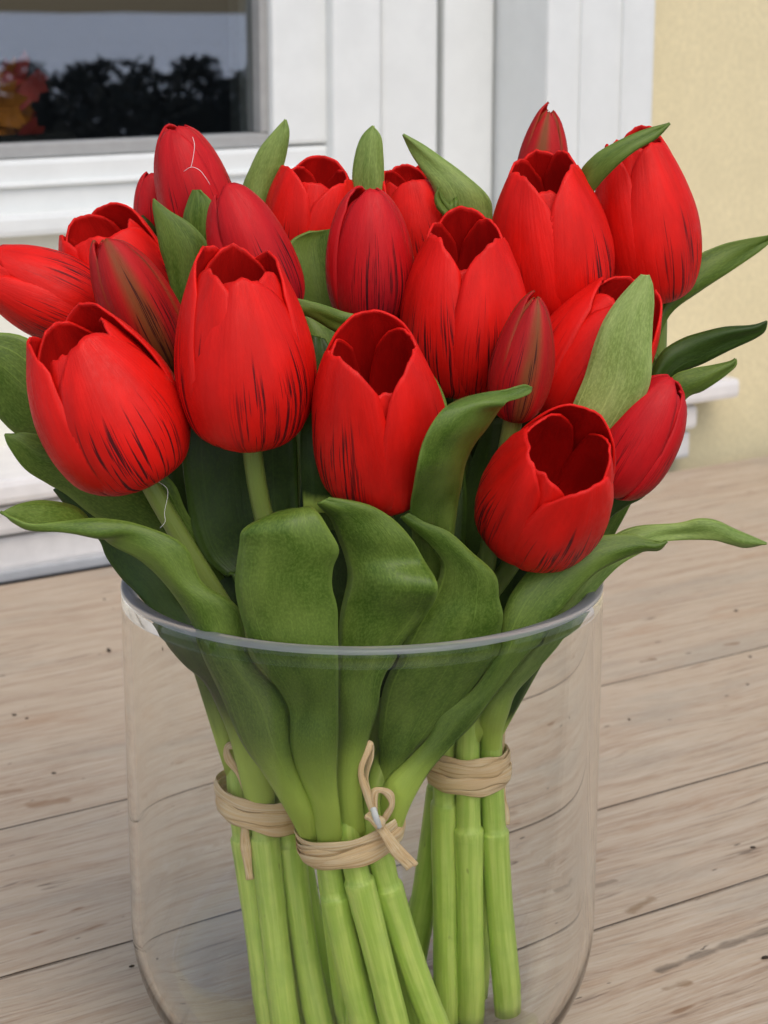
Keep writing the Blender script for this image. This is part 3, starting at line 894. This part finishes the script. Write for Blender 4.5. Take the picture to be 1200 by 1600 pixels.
J2 = dict(tone=MG, lime=0.15, kb=0.12, st=[
    (300, 460, 330, 450, 0.016), (295, 390, 330, 375, 0.016), (287, 345, 334, 335, 0.016), (293, 318, 331, 316, 0.016), (302, 297, 314, 297, 0.016)])
K1 = dict(tone=LG, lime=0.15, kb=0.14, st=[
    (385, 430, 410, 430, 0.056), (380, 350, 412, 350, 0.058), (379, 297, 432, 295, 0.060), (392, 262, 443, 258, 0.060), (407, 232, 449, 228, 0.060),
    (425, 210, 451, 205, 0.060), (446, 187, 0.060)])
L13 = dict(tone=LG, lime=0.15, kb=0.14, st=[
    (555, 440, 590, 440, 0.052), (553, 340, 597, 340, 0.054), (551, 275, 599, 280, 0.054), (557, 236, 598, 240, 0.054), (567, 212, 595, 214, 0.054), (583, 197, 0.054)])
L14 = dict(tone=LG, lime=0.15, kb=0.12, st=[
    (725, 470, 765, 470, 0.046), (705, 375, 768, 385, 0.046), (693, 338, 769, 340, 0.046), (677, 292, 763, 308, 0.046), (660, 266, 725, 272, 0.046),
    (645, 244, 692, 248, 0.046), (636, 226, 660, 226, 0.046), (630, 210, 0.046)])
L14b = dict(tone=MG, lime=0.1, kb=0.2, st=[
    (705, 390, 720, 380, 0.040), (700, 345, 713, 338, 0.040), (684, 325, 706, 326, 0.040), (680, 308, 692, 309, 0.040), (686, 292, 0.040)])
L15 = dict(tone=MG, lime=0.12, kb=0.14, st=[
    (878, 440, 905, 440, 0.030), (894, 345, 920, 338, 0.024), (905, 275, 926, 302, 0.016), (925, 246, 960, 262, 0.012), (955, 227, 992, 235, 0.012), (1002, 205, 1026, 215, 0.014), (1046, 193, 0.016)])
L16 = dict(tone=MG, lime=0.15, kb=0.12, st=[
    (995, 640, 1020, 640, 0.035), (1010, 545, 1028, 550, 0.040), (1028, 478, 1046, 492, 0.044), (1072, 412, 1092, 455, 0.048), (1120, 385, 1146, 420, 0.050), (1165, 373, 1186, 393, 0.050), (1222, 364, 0.050)])
L17 = dict(tone=DG, lime=0.12, kb=0.16, st=[
    (965, 740, 990, 750, 0.010), (1008, 610, 1028, 625, 0.014), (1030, 556, 1060, 585, 0.016), (1062, 532, 1098, 568, 0.018), (1098, 520, 1140, 547, 0.018), (1134, 512, 1179, 529, 0.018), (1174, 509, 1195, 517, 0.018), (1198, 502, 0.018)])
L18 = dict(tone=MG, lime=0.12, kb=0.14, st=[
    (950, 800, 975, 805, 0.004), (1015, 650, 1045, 665, 0.006), (1048, 592, 1072, 622, 0.006), (1080, 577, 1099, 610, 0.006), (1110, 572, 1134, 587, 0.006), (1138, 566, 1149, 572, 0.006), (1149, 561, 0.006)])
L19 = dict(tone=((0.20, 0.29, 0.06), (0.33, 0.42, 0.13)), lime=0.12, kb=0.12, st=[
    (880, 790, 910, 795, -0.026), (886, 700, 945, 710, -0.030), (893, 640, 985, 655, -0.032), (914, 588, 1014, 600, -0.034), (930, 535, 1017, 535, -0.035),
    (945, 499, 1019, 500, -0.035), (966, 468, 1021, 472, -0.035), (988, 443, 1019, 446, -0.035), (1002, 429, 1013, 430, -0.035)])
L20 = dict(auto=False, tone=MG, lime=0.12, kb=0.14, st=[
    (660, 960, 690, 940, -0.048), (648, 860, 705, 860, -0.058), (641, 797, 713, 795, -0.074, -0.002, 0.010), (646, 762, 720, 757, -0.084, -0.006, 0.014), (651, 733, 727, 722, -0.093, -0.006, 0.014),
    (658, 700, 741, 693, -0.095, -0.006, 0.014), (671, 669, 760, 668, -0.096, -0.006, 0.012), (690, 643, 777, 642, -0.096, -0.004, 0.010), (720, 625, 786, 632, -0.094), (755, 615, 796, 626, -0.092),
    (787, 609, 812, 621, -0.090), (816, 601, 827, 614, -0.088), (830, 606, -0.086)])
L21 = dict(auto=False, tone=MG, lime=0.12, kb=0.16, st=[
    (560, 660, 600, 660, -0.034), (548, 570, 602, 560, -0.036), (536, 528, 580, 503, -0.038), (512, 511, 536, 487, -0.040), (487, 496, 503, 476, -0.042), (456, 484, 460, 466, -0.044), (440, 466, -0.045)])
L22 = dict(tone=MG, lime=0.12, kb=-0.14, st=[
    (505, 640, 540, 620, 0.018), (485, 530, 545, 530, 0.022), (466, 460, 540, 460, 0.024), (452, 415, 535, 408, 0.026), (448, 392, 532, 378, 0.027), (458, 374, 528, 364, 0.028), (484, 362, 522, 357, 0.029)])
L23 = dict(auto=False, tone=DG, lime=0.12, kb=0.12, st=[
    (475, 800, 520, 800, -0.046), (470, 690, 525, 690, -0.046), (477, 610, 525, 600, -0.044), (482, 552, 518, 552, -0.042), (488, 523, 506, 530, -0.040)])
L23b = dict(tone=MG, lime=0.12, kb=0.10, st=[
    (470, 660, 545, 660, -0.016), (460, 570, 545, 560, -0.014), (452, 515, 535, 520, -0.012), (450, 488, 495, 492, -0.010)])
L24 = dict(auto=False, tone=MG, lime=0.12, kb=0.10, st=[
    (640, 800, 700, 780, -0.050), (640, 690, 699, 655, -0.046), (640, 625, 693, 618, -0.044), (634, 572, 673, 582, -0.042), (624, 534, 642, 545, -0.040)])
L25 = dict(tone=DG, lime=0.12, kb=0.10, st=[
    (862, 962, 884, 958, -0.004), (900, 895, 928, 890, -0.006), (915, 845, 948, 816, -0.008), (930, 800, 976, 791, -0.008), (945, 770, 1006, 774, -0.008), (970, 745, 1020, 750, -0.008)])
L26 = dict(tone=DG, lime=0.1, kb=0.1, st=[(226, 440, 255, 440, 0.050), (221, 352, 247, 368, 0.050), (222, 337, 0.050)])
# filler leaves added deep in the bouquet, dark green standing in for shade
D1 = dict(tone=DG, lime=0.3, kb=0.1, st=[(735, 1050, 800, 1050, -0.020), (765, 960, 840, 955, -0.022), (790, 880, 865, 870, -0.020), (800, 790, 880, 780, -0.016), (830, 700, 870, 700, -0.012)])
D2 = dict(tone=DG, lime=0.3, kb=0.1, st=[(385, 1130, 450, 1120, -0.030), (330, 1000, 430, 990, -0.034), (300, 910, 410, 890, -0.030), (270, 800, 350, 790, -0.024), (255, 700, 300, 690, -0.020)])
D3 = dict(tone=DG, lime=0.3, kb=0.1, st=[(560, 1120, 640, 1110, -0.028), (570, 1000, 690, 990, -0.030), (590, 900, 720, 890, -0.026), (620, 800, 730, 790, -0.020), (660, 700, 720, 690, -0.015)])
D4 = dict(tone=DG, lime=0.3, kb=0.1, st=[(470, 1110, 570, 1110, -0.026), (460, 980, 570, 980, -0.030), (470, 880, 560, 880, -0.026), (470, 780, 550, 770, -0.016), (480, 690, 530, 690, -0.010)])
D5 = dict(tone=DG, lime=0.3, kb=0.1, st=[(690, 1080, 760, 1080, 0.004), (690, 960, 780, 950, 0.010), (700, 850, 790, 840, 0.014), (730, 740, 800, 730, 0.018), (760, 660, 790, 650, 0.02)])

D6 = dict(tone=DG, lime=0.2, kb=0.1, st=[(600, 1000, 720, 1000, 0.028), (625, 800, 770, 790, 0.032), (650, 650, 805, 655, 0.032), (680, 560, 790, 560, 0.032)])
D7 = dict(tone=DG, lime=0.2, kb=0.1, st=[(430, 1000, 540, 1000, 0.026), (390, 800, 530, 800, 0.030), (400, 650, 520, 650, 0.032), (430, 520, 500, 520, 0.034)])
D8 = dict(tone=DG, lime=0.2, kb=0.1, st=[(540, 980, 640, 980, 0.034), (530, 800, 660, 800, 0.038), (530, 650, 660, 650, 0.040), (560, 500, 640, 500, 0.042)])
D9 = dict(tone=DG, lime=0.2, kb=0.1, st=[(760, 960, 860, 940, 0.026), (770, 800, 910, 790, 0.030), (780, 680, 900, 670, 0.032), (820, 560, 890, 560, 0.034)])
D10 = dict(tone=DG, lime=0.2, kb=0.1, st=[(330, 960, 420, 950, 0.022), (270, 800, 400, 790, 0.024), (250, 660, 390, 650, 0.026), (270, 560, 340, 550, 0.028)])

tulip('frontleft', 'mid', 0, (228, 745, -0.056), (104, 512, -0.068), 108, 'cup', 18, M_PETAL,
      'large red tulip leaning out over the rim above a long folded leaf', [L1, L8], fibres=[((246, 752, -0.062), (260, 762, -0.063), (262, 775, -0.0635), (257, 800, -0.064), (258, 815, -0.065), (250, 825, -0.065))])
tulip('frontsecond', 'mid', 3, (393, 690, -0.060), (370, 398, -0.072), 104, 'cup', 4, M_PETAL,
      'red tulip with dense black streaks on a bare stem above the broad rolled leaf', [L2, L10])
tulip('centrehollow', 'mid', 1, (600, 772, -0.052), (582, 530, -0.084), 100, 'open', 64, M_PETAL,
      'open red tulip showing its hollow cup beside a curling green leaf', [L3, L21, L23], short={5: 0.85, 0: 0.95})
tulip('lowopen', 'mid', 2, (824, 838, -0.034), (893, 690, -0.076), 97, 'open', 52, M_PETAL,
      'lowest hanging red tulip, tipped open toward the viewer just above the rim', [L4, L5, L20], short={5: 0.95, 0: 0.92})
tulip('centrehigh', 'mid', 4, (723, 606, -0.004), (726, 350, -0.020), 95, 'cup', 62, M_PETAL,
      'tall red tulip cup standing between the hollow tulip and a slim brownish bud', [L24, D3], short={5: 0.90})
tulip('centrebud', 'mid', 5, (580, 508, 0.000), (577, 290, -0.010), 66, 'egg', 2, M_BUD,
      'closed upright red bud with dark wine stripe at the middle of the bouquet', [L22, L23b, D4])
tulip('upperleftbud', 'left', 2, (436, 500, -0.014), (350, 290, -0.022), 63, 'egg', 20, M_BUD,
      'closed red bud leaning just above the streaked tulip, flushed purple on one side', [K1])
tulip('topleft', 'left', 4, (330, 392, 0.040), (272, 190, 0.032), 56, 'egg', -28, M_BUD,
      'pointed red tulip standing in front of the dark window glass', [J1, J2], fibres=[((301, 214, 0.0165), (304, 228, 0.0145), (301, 250, 0.0125), (298, 262, 0.012)), ((287, 268, 0.014), (299, 261, 0.0115), (312, 266, 0.011), (321, 277, 0.011), (328, 288, 0.012))])
tulip('hiddenbud', 'left', 5, (243, 372, 0.060), (237, 270, 0.058), 30, 'egg', 0, M_BUD,
      'small dull red bud mostly hidden behind the pointed tulip by the window', [L26, D10])
tulip('leftcup', 'left', 6, (228, 528, 0.030), (146, 345, 0.018), 84, 'open', 30, M_PETAL,
      'red tulip with ragged petal tips behind the brownish leaning bud', [L7])
tulip('leftbrown', 'left', 1, (264, 574, -0.014), (163, 372, -0.030), 56, 'egg', 8, M_BROWN,
      'leaning bud with olive brown centre stripe between two red tulips', [D2])
tulip('leftedge', 'left', 0, (152, 496, 0.004), (-30, 412, -0.006), 66, 'cup', 58, M_PETAL,
      'red tulip bent almost sideways over a dark leaf at the bouquet edge', [L9])
tulip('backpair', 'left', 3, (474, 450, 0.062), (496, 262, 0.054), 72, 'open', 52, M_PETAL,
      'open red tulip at the back between two pale pointed leaves', [L13, D7])
tulip('rightbud', 'right', 2, (944, 766, -0.022), (1054, 596, -0.026), 63, 'egg', -12, M_BUD,
      'dark closed bud pointing outward beside the lowest open tulip', [L18, L25])
tulip('slimbud', 'right', 1, (802, 654, -0.040), (838, 460, -0.048), 48, 'bud', 20, M_BROWN,
      'slim olive edged bud squeezed between tulip cups above a curled leaf', [L19])
tulip('rightmid', 'right', 0, (868, 652, 0.002), (990, 452, -0.006), 88, 'cup', 28, M_PETAL,
      'red tulip leaning outward, half covered by a pale upright leaf', [L5b, D1])
tulip('rightcup', 'right', 3, (870, 498, 0.030), (845, 250, 0.014), 93, 'cup', 62, M_PETAL,
      'tall red tulip cup directly below the small top bud', [L15, D5], short={5: 0.92})
tulip('topbud', 'right', 6, (836, 345, 0.078), (860, 165, 0.074), 39, 'bud', 4, M_BROWN,
      'small dark pointed bud rising behind a cup against the white casing', [L14, L14b, D9])
tulip('righttall', 'right', 4, (1026, 468, 0.046), (992, 210, 0.038), 77, 'cup', 46, M_PETAL,
      'tall dark streaked red tulip against the yellow wall with a leaf across its tip', [L16, L17])
tulip('backcentre', 'right', 5, (662, 425, 0.062), (638, 268, 0.056), 60, 'open', 6, M_PETAL,
      'red tulip at the back half hidden behind pale leaf and taller cups', [D6, D8])

# ------------------------------------------------------------------ raffia ties
def ribbon(parent, name, pts, w, flat=0.28, seed=0, n=6, updir=None):
    P = crom(pts, n)
    rg = random.Random(seed)
    ph = rg.random() * 9
    rr = [w * (0.9 + 0.16 * math.sin(i * 0.55 + ph)) for i in range(len(P))]
    tube(name, P, rr, M_RAFFIA, parent, seg=10, flat=flat, updir=updir)
def tie(bunch, label, tilt, strands, r0, sink=0.0):
    c = TIE[bunch]
    e = empty('raffia_tie', loc=c, label=label, cat='tie', group='raffia ties around the tulip bunches')
    rg = random.Random(sum(map(ord, bunch)))
    for s in range(strands):
        pts = []
        z0 = (s - (strands - 1) / 2) * 0.0019
        t2 = rg.uniform(-0.09, 0.09)
        for k in range(25):
            a = 2 * math.pi * k / 24
            r = r0 + 0.0006 * (s % 3) + 0.0004 * math.sin(3 * a + s)
            x, y = r * math.cos(a), r * math.sin(a) * 0.98
            pts.append(c + Vector((x, y, z0 + x * (tilt + t2) + 0.0007 * math.sin(2 * a + s * 1.7))))
        ribbon(e, 'strand', pts, rg.uniform(0.0022, 0.0034), 0.17, s, 3, updir=Vector((0, 0, 1)))
    return e
mt = tie('mid', 'raffia tie with bow loop and white twist around the frontmost stems', 0.30, 6, 0.0205)
kx = at(586, 1278, -0.062)
def pl(*q): return [at(*a) for a in q]
ribbon(mt, 'bow_loop', pl((586, 1282, -0.062), (574, 1240, -0.064), (564, 1205, -0.064), (574, 1170, -0.062), (580, 1158, -0.060), (579, 1180, -0.059), (572, 1215, -0.059), (580, 1250, -0.061), (587, 1280, -0.062)), 0.0016, 0.35, 11)
ribbon(mt, 'bow_loop', pl((586, 1276, -0.062), (584, 1240, -0.062), (594, 1233, -0.062), (608, 1240, -0.061), (612, 1256, -0.060), (604, 1272, -0.059), (594, 1290, -0.058)), 0.0017, 0.35, 12)
ribbon(mt, 'tail', pl((588, 1282, -0.062), (604, 1308, -0.063), (622, 1334, -0.063), (640, 1354, -0.062)), 0.0022, 0.35, 13)
ribbon(mt, 'tail', pl((590, 1284, -0.060), (610, 1306, -0.061), (630, 1332, -0.061), (650, 1350, -0.060)), 0.0016, 0.35, 14)
ribbon(mt, 'knot', pl((578, 1272, -0.0625), (586, 1280, -0.0650), (596, 1286, -0.0625)), 0.0028, 0.7, 15)
tube('twist_tie', crom(pl((583, 1262, -0.064), (587, 1275, -0.0665), (592, 1290, -0.065)), 5), [0.0013] * 11, M_TWIST, mt, seg=10)
lt = tie('left', 'raffia tie with one small curled loop, half behind the rolled leaf stalks', -0.12, 6, 0.0192)
ribbon(lt, 'bow_loop', pl((388, 1238, -0.016), (374, 1208, -0.018), (358, 1185, -0.018), (355, 1168, -0.017), (364, 1164, -0.016), (372, 1180, -0.015), (378, 1205, -0.014), (388, 1232, -0.014)), 0.0018, 0.35, 21)
ribbon(lt, 'tail', pl((386, 1255, -0.016), (383, 1300, -0.018), (386, 1335, -0.018), (391, 1372, -0.017)), 0.0022, 0.35, 22)
rt = tie('right', 'pale level raffia tie with short frayed tail and no bow', 0.02, 7, 0.0170)
ribbon(rt, 'tail', pl((779, 1205, 0.002), (784, 1235, 0.0), (788, 1262, 0.0), (791, 1287, 0.0)), 0.0020, 0.35, 31)
ribbon(rt, 'tail', pl((777, 1205, 0.004), (781, 1235, 0.002), (783, 1262, 0.002), (781, 1285, 0.002)), 0.0015, 0.35, 32)
ribbon(rt, 'bow_loop', pl((780, 1185, 0.006), (784, 1160, 0.006), (787, 1135, 0.006), (784, 1118, 0.008), (779, 1135, 0.010), (778, 1175, 0.012)), 0.0014, 0.35, 33)

# ------------------------------------------------------------------ crumbs on the table
def table_pt(px, py):
    d = ray(px, py); return CAM + d * (-CAM.z / d.z)
crumbs = [(170, 1018, 0.0030, 1), (22, 1118, 0.0016, 0), (42, 1123, 0.0012, 0), (84, 1209, 0.0014, 0), (206, 1511, 0.0015, 0), (983, 1125, 0.0014, 1),
          (1150, 955, 0.0016, 0), (1172, 1027, 0.0014, 0), (1176, 1325, 0.0016, 0), (1196, 1498, 0.0022, 0), (163, 937, 0.0011, 0), (1168, 1070, 0.0011, 0)]
for k, (px, py, s, tall) in enumerate(crumbs):
    p = table_pt(px, py)
    bm = bmesh.new()
    bmesh.ops.create_icosphere(bm, subdivisions=2, radius=1)
    for v in bm.verts:
        v.co *= 1 + 0.35 * noise.noise(v.co * 1.7 + Vector((k * 3.1, 0, 0)))
        v.co = Vector((v.co.x * s, v.co.y * s * (0.45 if not tall else 0.4), v.co.z * s * 0.4))
    me = bpy.data.meshes.new('crumb'); bm.to_mesh(me); bm.free()
    me.polygons.foreach_set('use_smooth', [True] * len(me.polygons))
    me.materials.append(M_CRUMB)
    o = bpy.data.objects.new('crumb', me)
    o.location = (p.x, p.y, s * 0.33)
    o.rotation_euler = (0, 0, (2.2 if tall else 0.4) + random.uniform(-0.4, 0.4))
    link(o, label='tiny dark crumb lying on the weathered table planks', cat='crumb', group='crumbs scattered on the table')
